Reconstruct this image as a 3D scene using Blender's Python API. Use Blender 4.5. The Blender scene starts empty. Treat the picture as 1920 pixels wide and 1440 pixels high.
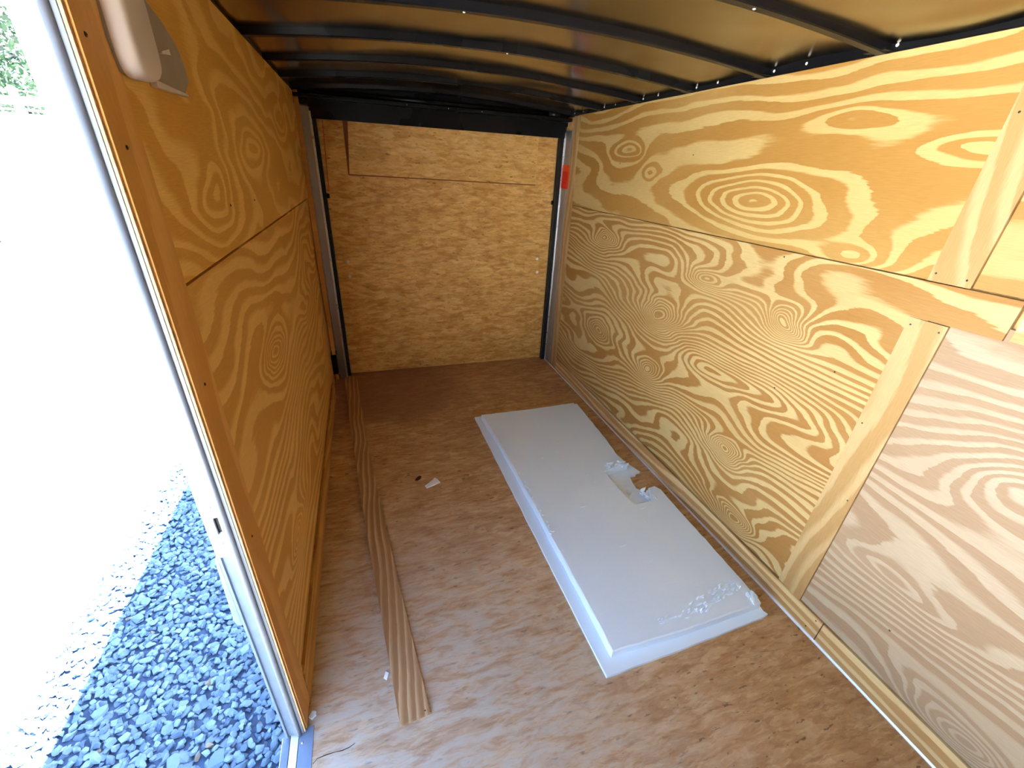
import bpy, bmesh, math, random
import numpy as np
from mathutils import Vector, Matrix, noise as mnoise
random.seed(7)
S = bpy.context.scene
COL = S.collection

# ------------------------------------------------------------------ camera
cd = bpy.data.cameras.new('camera')
cam = bpy.data.objects.new('camera', cd); COL.objects.link(cam)
cd.sensor_fit = 'HORIZONTAL'; cd.sensor_width = 36.0
cd.lens = 790.98 / 1920 * 36.0
cd.clip_start = 0.02; cd.clip_end = 400
_r = ((0.94908293, 0.29860745, 0.10037524), (-0.31122317, 0.83939632, 0.44559394), (0.04880306, -0.4541447, 0.88959027))
Mw = Matrix.Identity(4)
for i in range(3):
    Mw[i][0] = _r[i][0]; Mw[i][1] = _r[i][2]; Mw[i][2] = -_r[i][1]
Mw.translation = (0, 0, 1.6)
cam.matrix_world = Mw
S.camera = cam

# ------------------------------------------------------------------ world, sun, exposure
W = bpy.data.worlds.new('sky'); S.world = W; W.use_nodes = True
wn = W.node_tree; wn.nodes.clear()
sky = wn.nodes.new('ShaderNodeTexSky'); sky.sky_type = 'NISHITA'
sky.sun_disc = False; sky.sun_elevation = math.radians(68); sky.sun_rotation = math.radians(90)
sky.ozone_density = 2.0; sky.air_density = 1.0; sky.dust_density = 0.6
bgn = wn.nodes.new('ShaderNodeBackground'); bgn.inputs['Strength'].default_value = 0.60
wo = wn.nodes.new('ShaderNodeOutputWorld')
wn.links.new(sky.outputs[0], bgn.inputs[0]); wn.links.new(bgn.outputs[0], wo.inputs[0])
sd = bpy.data.lights.new('sun', 'SUN'); sun = bpy.data.objects.new('sun', sd); COL.objects.link(sun)
sd.energy = 60.0; sd.angle = math.radians(0.6); sd.color = (0.93, 0.97, 1.0)
sun.rotation_euler = Vector((1 / 2.6, 0.02, 1.0)).to_track_quat('Z', 'Y').to_euler()
sun.location = (5, 0, 12)
S.view_settings.view_transform = 'Standard'
S.view_settings.look = 'None'
S.view_settings.exposure = 1.74
S.view_settings.gamma = 1.0
S.view_settings.use_curve_mapping = False
try:
    S.cycles.max_bounces = 12; S.cycles.diffuse_bounces = 8; S.cycles.glossy_bounces = 5
except Exception:
    pass
# daylight portal in the side doorway: emits nothing, only guides sampling of the sky
pd = bpy.data.lights.new('doorway_portal', 'AREA'); pd.shape = 'RECTANGLE'; pd.size = 1.9; pd.size_y = 1.0
pd.cycles.is_portal = True
po = bpy.data.objects.new('doorway_portal', pd); COL.objects.link(po)
po.location = (-0.36, 0.31, 0.95)
po.rotation_euler = (0, -math.pi / 2, 0)

# ------------------------------------------------------------------ constants (metres)
XR, XL, YB = 1.526, -0.325, 3.4365
YJ = 0.818; YD = -0.20; YF = -1.9
H = 1.957; SR = 1.371; SLF = 1.385; GZ = -0.5

# ------------------------------------------------------------------ node helpers
class N:
    def __init__(s, name):
        s.m = bpy.data.materials.new(name); s.m.use_nodes = True
        s.t = s.m.node_tree; s.t.nodes.clear()
        s.o = s.t.nodes.new('ShaderNodeOutputMaterial')
        s.b = s.t.nodes.new('ShaderNodeBsdfPrincipled')
        s.t.links.new(s.b.outputs[0], s.o.inputs[0])
    def set(s, sock, v):
        if isinstance(v, bpy.types.NodeSocket): s.t.links.new(v, sock)
        else:
            if hasattr(sock.default_value, '__len__') and hasattr(v, '__len__') and len(sock.default_value) == 4 and len(v) == 3: v = (*v, 1)
            sock.default_value = v
    def bs(s, k, v): s.set(s.b.inputs[k], v)
    def math(s, op, a, b=None, c=None):
        n = s.t.nodes.new('ShaderNodeMath'); n.operation = op; s.set(n.inputs[0], a)
        if b is not None: s.set(n.inputs[1], b)
        if c is not None: s.set(n.inputs[2], c)
        return n.outputs[0]
    def vm(s, op, a, b=None):
        n = s.t.nodes.new('ShaderNodeVectorMath'); n.operation = op; s.set(n.inputs[0], a)
        if b is not None: s.set(n.inputs[1], b)
        return n.outputs['Value'] if op in ('LENGTH', 'DISTANCE', 'DOT_PRODUCT') else n.outputs[0]
    def pos(s):
        n = s.t.nodes.new('ShaderNodeTexCoord'); return n.outputs['Object']
    def noise(s, vec, scale=1, detail=2, rough=0.5, dist=0, col=False):
        n = s.t.nodes.new('ShaderNodeTexNoise'); s.set(n.inputs['Vector'], vec)
        n.inputs['Scale'].default_value = scale; n.inputs['Detail'].default_value = detail
        n.inputs['Roughness'].default_value = rough; n.inputs['Distortion'].default_value = dist
        return n.outputs['Color'] if col else n.outputs[0]
    def voro(s, vec, scale=1, feature='F1', out='Color'):
        n = s.t.nodes.new('ShaderNodeTexVoronoi'); n.feature = feature; s.set(n.inputs['Vector'], vec)
        n.inputs['Scale'].default_value = scale
        return n.outputs[out]
    def mix(s, f, a, b, mode='MIX'):
        n = s.t.nodes.new('ShaderNodeMix'); n.data_type = 'RGBA'; n.blend_type = mode
        s.set(n.inputs[0], f); s.set(n.inputs[6], a); s.set(n.inputs[7], b); return n.outputs[2]
    def ss(s, v, a, b, c=0.0, d=1.0):
        n = s.t.nodes.new('ShaderNodeMapRange'); n.interpolation_type = 'SMOOTHSTEP'
        s.set(n.inputs[0], v); s.set(n.inputs[1], a); s.set(n.inputs[2], b); s.set(n.inputs[3], c); s.set(n.inputs[4], d)
        return n.outputs[0]
    def bump(s, h, dist=0.001, strength=1.0):
        n = s.t.nodes.new('ShaderNodeBump'); n.inputs['Distance'].default_value = dist
        n.inputs['Strength'].default_value = strength; s.set(n.inputs['Height'], h)
        s.t.links.new(n.outputs[0], s.b.inputs['Normal'])

def srgb(r, g, b):
    f = lambda c: ((c / 255 + 0.055) / 1.055) ** 2.4 if c > 10 else c / 255 / 12.92
    return (f(r), f(g), f(b))

def simple(name, col, rough=0.5, metal=0.0, var=0.08, scale=8, bump=0.0, spec=0.5):
    n = N(name); p = n.pos()
    f = n.noise(p, scale, 4, 0.6)
    c = n.mix(n.ss(f, 0.3, 0.7), tuple(x * (1 - var) for x in col), tuple(min(1, x * (1 + var)) for x in col))
    n.bs('Base Color', c); n.bs('Metallic', metal)
    n.bs('Roughness', n.ss(n.noise(p, scale * 2.3, 3), 0.2, 0.8, max(0, rough - 0.07), min(1, rough + 0.07)))
    n.bs('Specular IOR Level', spec)
    if bump: n.bump(n.noise(p, scale * 12, 3), bump)
    return n.m

def plywood(name, u, v, light, dark, freq=9.0, wv=0.05, su=1.2, sv=3.0, amp=0.55, seed=0.0, knots=(), th=0.5, soft=0.10,
            jag=0.05, rough=0.55, slope=1.0, turb=0.0):
    """rotary cut softwood veneer: contour bands of a smooth field, with knots at given places (u, v, ru, rv, height)"""
    n = N(name); p = n.pos()
    sp = n.t.nodes.new('ShaderNodeSeparateXYZ'); n.set(sp.inputs[0], p)
    U, V = sp.outputs['XYZ'.index(u)], sp.outputs['XYZ'.index(v)]
    cb = n.t.nodes.new('ShaderNodeCombineXYZ'); n.set(cb.inputs[0], U); n.set(cb.inputs[1], V); cb.inputs[2].default_value = seed
    q = cb.outputs[0]
    warp = n.noise(n.vm('MULTIPLY', q, (2.2, 5.0, 1)), 1, 2, 0.5, 0, True)
    q2 = n.vm('ADD', q, n.vm('MULTIPLY', n.vm('SUBTRACT', warp, (0.5, 0.5, 0.5)), (0.25 + turb, wv + turb * 0.4, 0)))
    h = n.noise(n.vm('MULTIPLY', q2, (su, sv, 1)), 1, 1.5, 0.45)
    h = n.math('MULTIPLY', h, amp)
    h = n.math('ADD', h, n.math('MULTIPLY', V, slope))
    for (ku, kv, ru, rv, kh) in knots:
        d = n.vm('MULTIPLY', n.vm('SUBTRACT', q2, (ku, kv, seed)), (1 / ru, 1 / rv, 0))
        r = n.vm('LENGTH', d)
        g = n.math('DIVIDE', kh, n.math('ADD', 1.0, n.math('POWER', r, 2.2)))
        h = n.math('ADD', h, g)
    fine = n.noise(n.vm('MULTIPLY', q, (9, 90, 1)), 1, 3, 0.65)
    h2 = n.math('ADD', n.math('MULTIPLY', h, freq), n.math('MULTIPLY', n.math('SUBTRACT', fine, 0.5), jag * 6))
    fr = n.math('FRACT', h2)
    thv = n.math('MULTIPLY_ADD', n.math('SUBTRACT', n.noise(n.vm('MULTIPLY', q, (3.0, 8.0, 1)), 1, 1), 0.5), 0.75, th)
    a = n.ss(fr, n.math('SUBTRACT', thv, soft * 2.2), thv)             # slow rise into latewood
    b = n.ss(fr, 1.0 - soft * 0.6, 1.0, 1.0, 0.0)  # crisp end
    m = n.math('MULTIPLY', a, b)
    # broad areas where the darkness of the bands changes
    big = n.noise(n.vm('MULTIPLY', q, (1.3, 2.6, 1)), 1, 2)
    m = n.math('MULTIPLY', m, n.ss(big, 0.25, 0.6, 0.72, 1.0))
    pores = n.noise(n.vm('MULTIPLY', q, (22, 420, 1)), 1, 3, 0.6)
    col = n.mix(m, light, dark)
    tint = n.ss(n.noise(n.vm('MULTIPLY', q, (2.0, 7, 1)), 1, 3), 0.3, 0.75)
    col = n.mix(n.math('MULTIPLY', tint, 0.22), col, dark)
    k = n.ss(pores, 0.25, 0.8, 0.88, 1.05)
    kk = n.t.nodes.new('ShaderNodeCombineColor')
    for i in range(3): n.set(kk.inputs[i], k)
    col = n.mix(1.0, col, kk.outputs[0], 'MULTIPLY')
    # small dark pin knots
    vd = n.voro(n.vm('MULTIPLY', q, (1, 1.6, 1)), 3.3, 'F1', 'Distance')
    pin = n.ss(vd, 0.012, 0.022, 0.55, 0.0)
    col = n.mix(pin, col, srgb(70, 40, 15))
    n.bs('Base Color', col); n.bs('Roughness', rough); n.bs('Specular IOR Level', 0.25)
    n.bump(n.math('ADD', n.math('MULTIPLY', pores, 0.6), n.math('MULTIPLY', m, 0.5)), 0.0006, 0.6)
    return n.m

def osb(name, u, v, base, dark, pale, scale=1.0, seed=0.0, stain=False, contrast=1.0, rough=0.6):
    """pressed strand board: three layers of flakes at different angles"""
    n = N(name); p = n.pos()
    sp = n.t.nodes.new('ShaderNodeSeparateXYZ'); n.set(sp.inputs[0], p)
    cb = n.t.nodes.new('ShaderNodeCombineXYZ'); n.set(cb.inputs[0], sp.outputs['XYZ'.index(u)]); n.set(cb.inputs[1], sp.outputs['XYZ'.index(v)])
    cb.inputs[2].default_value = seed
    q = cb.outputs[0]
    w = n.vm('MULTIPLY', n.vm('SUBTRACT', n.noise(q, 14 * scale, 3, 0.6, 0, True), (0.5, 0.5, 0.5)), (0.05, 0.03, 0))
    col = n.mix(n.ss(n.noise(q, 3.0, 4, 0.6), 0.3, 0.7), base, tuple((a + b) / 2 for a, b in zip(base, dark)))
    hsum = None
    for i, ang in enumerate((0.10, -0.5, 0.75)):
        mp = n.t.nodes.new('ShaderNodeMapping'); mp.inputs['Rotation'].default_value = (0, 0, ang)
        mp.inputs['Location'].default_value = (i * 3.7, i * 1.3, 0)
        n.set(mp.inputs[0], n.vm('ADD', q, w)); mp.inputs['Scale'].default_value = (1, 3.2, 1)
        vc = n.voro(mp.outputs[0], (15 + 8 * i) * scale)
        s2 = n.t.nodes.new('ShaderNodeSeparateColor'); n.set(s2.inputs[0], vc)
        amt = contrast * (1.0, 0.55, 0.5)[i]
        col = n.mix(n.ss(s2.outputs[0], 0.45, 1.0, 0, 0.34 * amt), col, dark)
        col = n.mix(n.ss(s2.outputs[1], 0.5, 1.0, 0, 0.40 * amt), col, pale)
        hh = s2.outputs[2]; hsum = hh if hsum is None else n.math('ADD', hsum, hh)
    sw = n.noise(n.vm('MULTIPLY', q, (9, 30, 1)), scale, 4, 0.62, 0.9)      # swirled strands
    col = n.mix(n.ss(sw, 0.50, 0.70, 0, 0.55 * contrast), col, dark)
    col = n.mix(n.ss(sw, 0.46, 0.30, 0, 0.5 * contrast), col, pale)
    st = n.noise(n.vm('MULTIPLY', n.vm('ADD', q, w), (12, 75, 1)), scale, 4, 0.7)
    col = n.mix(n.ss(st, 0.50, 0.70, 0, 0.6), col, dark)
    st3 = n.noise(n.vm('MULTIPLY', n.vm('ADD', q, w), (9, 60, 1)), scale * 1.3, 4, 0.7)
    col = n.mix(n.ss(st3, 0.54, 0.72, 0, 0.55), col, pale)
    pin = n.noise(n.vm('MULTIPLY', q, (30, 90, 1)), scale, 2, 0.5)
    col = n.mix(n.ss(pin, 0.655, 0.72, 0, 0.6), col, srgb(60, 36, 16))
    if stain:   # a dark water stain at the ramp end and a scuffed grey area by the doorway
        m1 = n.math('ADD', sp.outputs['Y'], n.math('MULTIPLY', n.noise(q, 2.2, 4, 0.6), 0.9))
        f1 = n.ss(m1, 2.95, 3.25, 0, 0.62)
        f1 = n.math('MULTIPLY', f1, n.ss(sp.outputs['X'], 0.25, 0.95, 1, 0.0))
        col = n.mix(f1, col, srgb(128, 94, 78))
        d = n.vm('DISTANCE', n.vm('MULTIPLY', q, (1, 1, 0)), (-0.10, 0.62, 0))
        f2 = n.ss(n.math('ADD', d, n.math('MULTIPLY', n.noise(q, 6, 4, 0.65), 0.6)), 0.50, 1.75, 0.80, 0.0)
        f2 = n.math('MULTIPLY', f2, n.ss(sw, 0.40, 0.62, 1.0, 0.45))
        f2 = n.math('MULTIPLY', f2, n.ss(st, 0.46, 0.62, 1.0, 0.55))
        col = n.mix(f2, col, srgb(186, 181, 172), 'MIX')
    n.bs('Base Color', col); n.bs('Roughness', rough); n.bs('Specular IOR Level', 0.3)
    n.bump(n.math('ADD', hsum, st), 0.0008, 0.5)
    return n.m

# ------------------------------------------------------------------ mesh helpers
def link(name, bm, mat, parent=None, smooth=False):
    me = bpy.data.meshes.new(name); bm.normal_update(); bm.to_mesh(me); bm.free()
    if mat: me.materials.append(mat)
    if smooth:
        for f in me.polygons: f.use_smooth = True
    o = bpy.data.objects.new(name, me); COL.objects.link(o)
    if parent: o.parent = parent
    return o
def tag(o, label=None, cat=None, group=None, kind=None):
    if label: o['label'] = label
    if cat: o['category'] = cat
    if group: o['group'] = group
    if kind: o['kind'] = kind
    return o
def empty(name, loc=(0, 0, 0)):
    o = bpy.data.objects.new(name, None); COL.objects.link(o); o.location = loc; o.empty_display_size = 0.05; return o
def addbox(bm, x0, x1, y0, y1, z0, z1):
    v = [bm.verts.new(c) for c in ((x0, y0, z0), (x1, y0, z0), (x1, y1, z0), (x0, y1, z0), (x0, y0, z1), (x1, y0, z1), (x1, y1, z1), (x0, y1, z1))]
    for f in ((0, 3, 2, 1), (4, 5, 6, 7), (0, 1, 5, 4), (1, 2, 6, 5), (2, 3, 7, 6), (3, 0, 4, 7)): bm.faces.new([v[i] for i in f])
def box(name, mat, parent, x0, x1, y0, y1, z0, z1, bev=0.0):
    bm = bmesh.new(); addbox(bm, x0, x1, y0, y1, z0, z1)
    if bev: bmesh.ops.bevel(bm, geom=bm.edges[:], offset=bev, segments=2, affect='EDGES', profile=0.6)
    return link(name, bm, mat, parent)
def prism(name, mat, parent, pts, axis, a, b, bev=0.0, bm=None):
    """polygon pts in the plane normal to axis, extruded from a to b"""
    own = bm is None
    if own: bm = bmesh.new()
    def mk(p, t):
        return {'x': (t, p[0], p[1]), 'y': (p[0], t, p[1]), 'z': (p[0], p[1], t)}[axis]
    A = [bm.verts.new(mk(p, a)) for p in pts]; B = [bm.verts.new(mk(p, b)) for p in pts]
    bm.faces.new(A); bm.faces.new(B[::-1])
    for i in range(len(pts)):
        j = (i + 1) % len(pts); bm.faces.new((A[i], B[i], B[j], A[j]))
    bmesh.ops.recalc_face_normals(bm, faces=bm.faces[:])
    if bev: bmesh.ops.bevel(bm, geom=bm.edges[:], offset=bev, segments=2, affect='EDGES', profile=0.6)
    if own: return link(name, bm, mat, parent)
def tube_bm(pts, r, seg=8, bm=None, taper=None):
    bm = bm or bmesh.new(); rings = []
    pts = [Vector(p) for p in pts]
    for i, p in enumerate(pts):
        t = (pts[min(i + 1, len(pts) - 1)] - pts[max(i - 1, 0)]).normalized()
        a = t.cross(Vector((0, 0, 1)));
        if a.length < 1e-3: a = Vector((1, 0, 0))
        a.normalize(); b = t.cross(a)
        rr = taper[i] if taper else r
        rings.append([bm.verts.new(p + (a * math.cos(k * 2 * math.pi / seg) + b * math.sin(k * 2 * math.pi / seg)) * rr) for k in range(seg)])
    for i in range(len(rings) - 1):
        for k in range(seg):
            bm.faces.new((rings[i][k], rings[i][(k + 1) % seg], rings[i + 1][(k + 1) % seg], rings[i + 1][k]))
    bm.faces.new(rings[0][::-1]); bm.faces.new(rings[-1])
    bmesh.ops.recalc_face_normals(bm, faces=bm.faces[:])
    return bm
_dome = {}
def screw(parent, loc, normal, r, mat, name='screw'):
    """low domed screw head with a cross recess"""
    key = (round(r, 4), mat.name)
    if key not in _dome:
        bm = bmesh.new(); seg = 10
        prev = [bm.verts.new((r * math.cos(k * 2 * math.pi / seg), r * math.sin(k * 2 * math.pi / seg), 0)) for k in range(seg)]
        for (rr, z) in ((0.8, 0.35), (0.35, 0.5), (0.25, 0.3)):
            cur = [bm.verts.new((r * rr * math.cos(k * 2 * math.pi / seg), r * rr * math.sin(k * 2 * math.pi / seg), r * z)) for k in range(seg)]
            for k in range(seg): bm.faces.new((prev[k], prev[(k + 1) % seg], cur[(k + 1) % seg], cur[k]))
            prev = cur
        bm.faces.new(prev)
        me = bpy.data.meshes.new('screw'); bm.to_mesh(me); bm.free(); me.materials.append(mat)
        _dome[key] = me
    o = bpy.data.objects.new(name, _dome[key]); COL.objects.link(o)
    o.location = loc; o.rotation_euler = Vector(normal).to_track_quat('Z', 'Y').to_euler()
    o.parent = parent
    return o

# ------------------------------------------------------------------ materials
RL_, RD_ = srgb(192, 164, 106), srgb(162, 119, 57)
M_up = plywood('plywood_upper_right', 'Y', 'Z', RL_, RD_, freq=11, su=0.8, sv=2.0, amp=0.75, seed=3.1, th=0.46, soft=0.06,
               knots=((1.45, 1.515, 0.30, 0.085, 0.55), (2.48, 1.74, 0.14, 0.05, 0.3), (2.2, 1.62, 0.1, 0.05, -0.22), (1.15, 1.80, 0.16, 0.035, -0.2), (0.80, 1.71, 0.09, 0.035, 0.2), (1.0, 1.40, 0.10, 0.04, 0.25)),
               slope=0.85, jag=0.035, turb=0.03)
M_low = plywood('plywood_lower_right', 'Y', 'Z', srgb(192, 166, 114), srgb(154, 110, 55), freq=29, su=0.9, sv=2.4, amp=0.85, seed=8.4, th=0.52, soft=0.07,
                knots=((1.135, 1.114, 0.075, 0.05, 0.36), (1.60, 1.17, 0.15, 0.055, 0.30), (1.871, 0.90, 0.11, 0.075, 0.42), (1.192, 0.467, 0.075, 0.05, 0.36),
                       (1.151, 0.18, 0.10, 0.05, 0.34), (1.92, 0.58, 0.11, 0.06, 0.30), (2.58, 1.22, 0.12, 0.05, 0.30), (2.5, 0.6, 0.15, 0.08, -0.3), (1.4, 0.80, 0.3, 0.07, -0.22)),
                slope=0.9, jag=0.04, turb=0.05)
M_low2 = plywood('plywood_near_right', 'Y', 'Z', srgb(176, 156, 130), srgb(154, 126, 97), freq=19, su=0.8, sv=1.9, amp=0.75, seed=15.2, th=0.5, soft=0.10,
                 knots=((0.20, 0.16, 0.13, 0.05, 0.42), (0.45, 0.46, 0.16, 0.035, 0.12), (0.30, 0.95, 0.20, 0.10, -0.35)), slope=0.9, jag=0.05, turb=0.06)
M_up2 = plywood('plywood_near_upper', 'Y', 'Z', srgb(186, 156, 102), srgb(162, 118, 60), freq=12, su=0.6, sv=2.2, amp=0.6, seed=21.0, slope=0.9, jag=0.03)
M_batten = plywood('batten_ply', 'Z', 'Y', srgb(186, 156, 110), srgb(166, 130, 80), freq=14, su=0.8, sv=2.0, amp=0.5, seed=4.0, th=0.55, soft=0.16, slope=0.9)
M_strip = plywood('strip_ply', 'Y', 'Z', srgb(220, 190, 138), srgb(184, 140, 88), freq=22, su=0.6, sv=3.0, amp=0.3, seed=5.5, slope=1.0)
M_lup = plywood('plywood_upper_left', 'Y', 'Z', srgb(230, 184, 104), srgb(206, 150, 66), freq=7.5, su=1.6, sv=2.2, amp=0.9, seed=31.0, th=0.5, soft=0.14,
                knots=((1.30, 1.50, 0.12, 0.07, 0.4), (2.6, 1.72, 0.2, 0.06, 0.35), (1.8, 1.62, 0.25, 0.05, -0.3)), slope=0.8, jag=0.03, turb=0.08)
M_llow = plywood('plywood_lower_left', 'Y', 'Z', srgb(228, 182, 108), srgb(200, 144, 68), freq=17, su=0.9, sv=2.0, amp=0.8, seed=43.0, th=0.55, soft=0.13,
                 knots=((1.25, 0.40, 0.16, 0.05, 0.40), (1.5, 1.0, 0.16, 0.07, 0.45), (2.4, 0.9, 0.3, 0.08, 0.3)), slope=0.9, jag=0.04, turb=0.06)
M_lbat = plywood('batten_left', 'Z', 'Y', srgb(216, 160, 92), srgb(200, 142, 72), freq=12, su=0.6, sv=1.6, amp=0.5, seed=9.0, soft=0.2, slope=0.8)
M_lkick = plywood('kick_left', 'Y', 'Z', srgb(206, 156, 84), srgb(180, 126, 60), freq=14, su=0.6, sv=2.6, amp=0.5, seed=12.0, soft=0.2)
M_core = simple('ply_edge', srgb(205, 160, 100), 0.7, var=0.2, scale=40)
M_plank = plywood('plank_ply', 'Y', 'X', srgb(208, 176, 134), srgb(160, 119, 80), freq=46, su=1.3, sv=3.0, amp=0.10, seed=6.0, wv=0.012, th=0.5, soft=0.3,
                  knots=((2.55, -0.21, 0.05, 0.02, 0.12),), slope=0.85, turb=0.0)
M_floor = osb('floor_strand_board', 'X', 'Y', srgb(196, 152, 102), srgb(146, 102, 62), srgb(218, 186, 142), 0.8, 1.0, stain=True, contrast=0.85)
M_ramp = osb('ramp_strand_board', 'X', 'Z', srgb(226, 172, 92), srgb(178, 120, 54), srgb(240, 200, 128), 0.8, 5.0, contrast=1.25)
M_ramp2 = osb('patch_strand_board', 'X', 'Z', srgb(232, 182, 100), srgb(188, 132, 62), srgb(242, 206, 136), 0.8, 9.0, contrast=1.1)
M_alu = simple('aluminium', (0.62, 0.63, 0.65), 0.32, 0.9, 0.06, 20)
M_aluw = simple('bright_aluminium', (0.80, 0.82, 0.86), 0.38, 0.35, 0.04, 20)
M_white = simple('white_paint', (0.86, 0.87, 0.88), 0.35, 0, 0.02, 6)
M_black = simple('black_steel', (0.006, 0.006, 0.007), 0.30, 0.0, 0.2, 1.2, spec=0.18)
M_post = simple('post_metal', (0.36, 0.35, 0.36), 0.35, 0.7, 0.04, 3)
M_bead = simple('dull_bead', (0.105, 0.115, 0.135), 0.45, 0.0, 0.06, 20)
M_chan = simple('channel_metal', (0.12, 0.16, 0.22), 0.4, 0.2, 0.06, 20)
M_sill = simple('sill_metal', (0.20, 0.28, 0.42), 0.45, 0.2, 0.06, 20)
M_edge = simple('sawn_edge', srgb(172, 130, 90), 0.8, var=0.3, scale=40)
M_rubber = simple('black_rubber', (0.006, 0.006, 0.006), 0.6)
M_foam = None
M_plastic = simple('vent_plastic', srgb(196, 182, 170), 0.45, 0, 0.02, 5)
M_plasticg = simple('vent_plastic_grey', srgb(150, 136, 122), 0.5, 0, 0.03, 5)
M_zinc = simple('zinc_screw', (0.75, 0.76, 0.78), 0.25, 0.9)
M_bolt = simple('pale_bolt', (0.8, 0.78, 0.74), 0.4, 0.1)
M_nail = simple('dark_nail', (0.05, 0.035, 0.025), 0.4, 0.6)
M_red = simple('red_tape', srgb(214, 30, 14), 0.4, 0, 0.08, 60)
M_red2 = simple('orange_tape', srgb(232, 70, 24), 0.4, 0, 0.08, 60)
M_cable = simple('orange_cable', srgb(190, 80, 30), 0.5)
M_paper = simple('white_scrap', (0.85, 0.84, 0.86), 0.7)
M_joint = simple('joint_shadow_brown', srgb(122, 76, 34), 0.8)
M_dark = simple('dark_chip', srgb(58, 22, 10), 0.7)

# roof skin: mill finish metal, softly buckled between the bows
n = N('roof_skin'); p = n.pos()
n.bs('Base Color', n.mix(n.ss(n.noise(p, 2.0, 3), 0.3, 0.7), (0.32, 0.285, 0.21), (0.38, 0.34, 0.25))); n.bs('Metallic', 1.0)
n.bs('Roughness', n.ss(n.noise(p, 5, 3), 0.2, 0.8, 0.19, 0.25))
n.bump(n.noise(n.vm('MULTIPLY', p, (0.9, 3.6, 0)), 1, 0, 0.5), 0.03, 0.5)
M_roof = n.m
# expanded polystyrene with a skinned surface
n = N('polystyrene'); p = n.pos()
n.bs('Base Color', n.mix(n.ss(n.noise(p, 3, 3), 0.3, 0.7), (0.73, 0.85, 0.98), (0.77, 0.88, 0.99))); n.bs('Roughness', 0.55)
n.bs('Specular IOR Level', 0.4)
n.bump(n.math('ADD', n.math('MULTIPLY', n.noise(p, 140, 3), 0.4), n.voro(p, 220, 'F1', 'Distance')), 0.0005, 0.5)
M_foam = n.m
# stones: the trailer's shade and blue skylight are put into their colour
n = N('gravel_stone_shade'); p = n.pos()
oi = n.t.nodes.new('ShaderNodeObjectInfo')
g = n.t.nodes.new('ShaderNodeNewGeometry')
rnd = n.math('FRACT', n.math('ADD', oi.outputs['Random'], g.outputs['Random Per Island']))
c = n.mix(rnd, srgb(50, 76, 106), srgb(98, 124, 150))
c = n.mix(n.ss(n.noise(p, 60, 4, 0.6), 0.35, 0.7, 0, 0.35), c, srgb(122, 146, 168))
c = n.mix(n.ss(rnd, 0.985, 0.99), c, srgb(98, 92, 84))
n.bs('Base Color', c); n.bs('Roughness', 0.75); n.bump(n.noise(p, 120, 4), 0.002, 0.5)
M_stone_shade = n.m
n = N('gravel_ground_sunlit'); p = n.pos()  # same gravel outside the shadow, its sunlit brightness put into the colour
vv = n.voro(p, 26, 'F1', 'Color'); s3 = n.t.nodes.new('ShaderNodeSeparateColor'); n.set(s3.inputs[0], vv)
c = n.mix(s3.outputs[0], srgb(200, 198, 192), srgb(232, 230, 226))
vd = n.voro(p, 26, 'DISTANCE_TO_EDGE', 'Distance')
c = n.mix(n.ss(vd, 0.0, 0.08), srgb(150, 150, 150), c)
n.bs('Base Color', c); n.bs('Roughness', 0.9); n.bump(n.ss(vd, 0, 0.3), 0.02, 0.6)
M_gravel_sunlit = n.m
M_gap_shade = simple('gravel_gap_shade', srgb(40, 60, 88), 0.9, var=0.3, scale=30)  # dark sheet below the stones, paints the shade in their gaps

# ================================================================== SETTING
# ---- ground
bm = bmesh.new()
bmesh.ops.create_grid(bm, x_segments=8, y_segments=8, size=45)
for v in bm.verts: v.co.z = GZ - 0.035
ground = link('ground', bm, M_gravel_sunlit)
tag(ground, 'grey crushed stone gravel yard beside the trailer doorway', 'gravel', kind='structure')

# ---- floor
floor = box('floor', M_floor, None, -0.345, 1.56, YF, 3.455, -0.02, 0.0)
tag(floor, 'brown strand board deck of the trailer with scuffs by the doorway', 'floor', kind='structure')
# a frayed crack line across the deck near the sill
crk = [(-0.300, 0.732), (-0.289, 0.742), (-0.262, 0.744), (-0.237, 0.743), (-0.220, 0.741), (-0.199, 0.743), (-0.182, 0.749)]
bm = bmesh.new(); up = []; dn = []
for i, (x, y) in enumerate(crk):
    wdt = 0.0006 + 0.0012 * random.random()
    up.append((x, y + wdt)); dn.append((x, y - wdt))
prism('crack', M_dark, floor, up + dn[::-1], 'z', 0.0, 0.0006)

# ---- right wall
wr = box('wall_right', M_core, None, XR + 0.016, XR + 0.045, YF, 3.42, -0.1, 1.96)
tag(wr, 'right trailer wall lined with bright boldly figured plywood', 'wall', kind='structure')
T = 0.014
def rp(name, mat, pts, x0=XR, x1=XR + T, bev=0.0012): return prism(name, mat, wr, pts, 'x', x0, x1, bev)
rp('upper_panel', M_up, [(0.725, SR + 0.0035), (3.155, SR + 0.0035), (3.155, H), (0.725, H)])
low = rp('lower_panel', M_low, [(0.73, 0.118), (3.14, 0.118), (3.14, SR), (0.565, SR), (0.565, 1.268), (0.73, 1.268)], XR - 0.003, XR + 0.011)
rp('near_upper_panel', M_up2, [(YF + 0.02, SR + 0.004), (0.72, SR + 0.004), (0.72, H), (YF + 0.02, H)], XR + 0.006, XR + T + 0.002)
rp('near_lower_panel', M_low2, [(YF + 0.02, 0.108), (0.725, 0.108), (0.725, 1.30), (YF + 0.02, 1.30)], XR + 0.004, XR + T + 0.002)
rp('near_strip', M_strip, [(YF + 0.02, 1.272), (0.553, 1.272), (0.553, SR), (YF + 0.02, SR)], XR - 0.003, XR + 0.0035)
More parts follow.
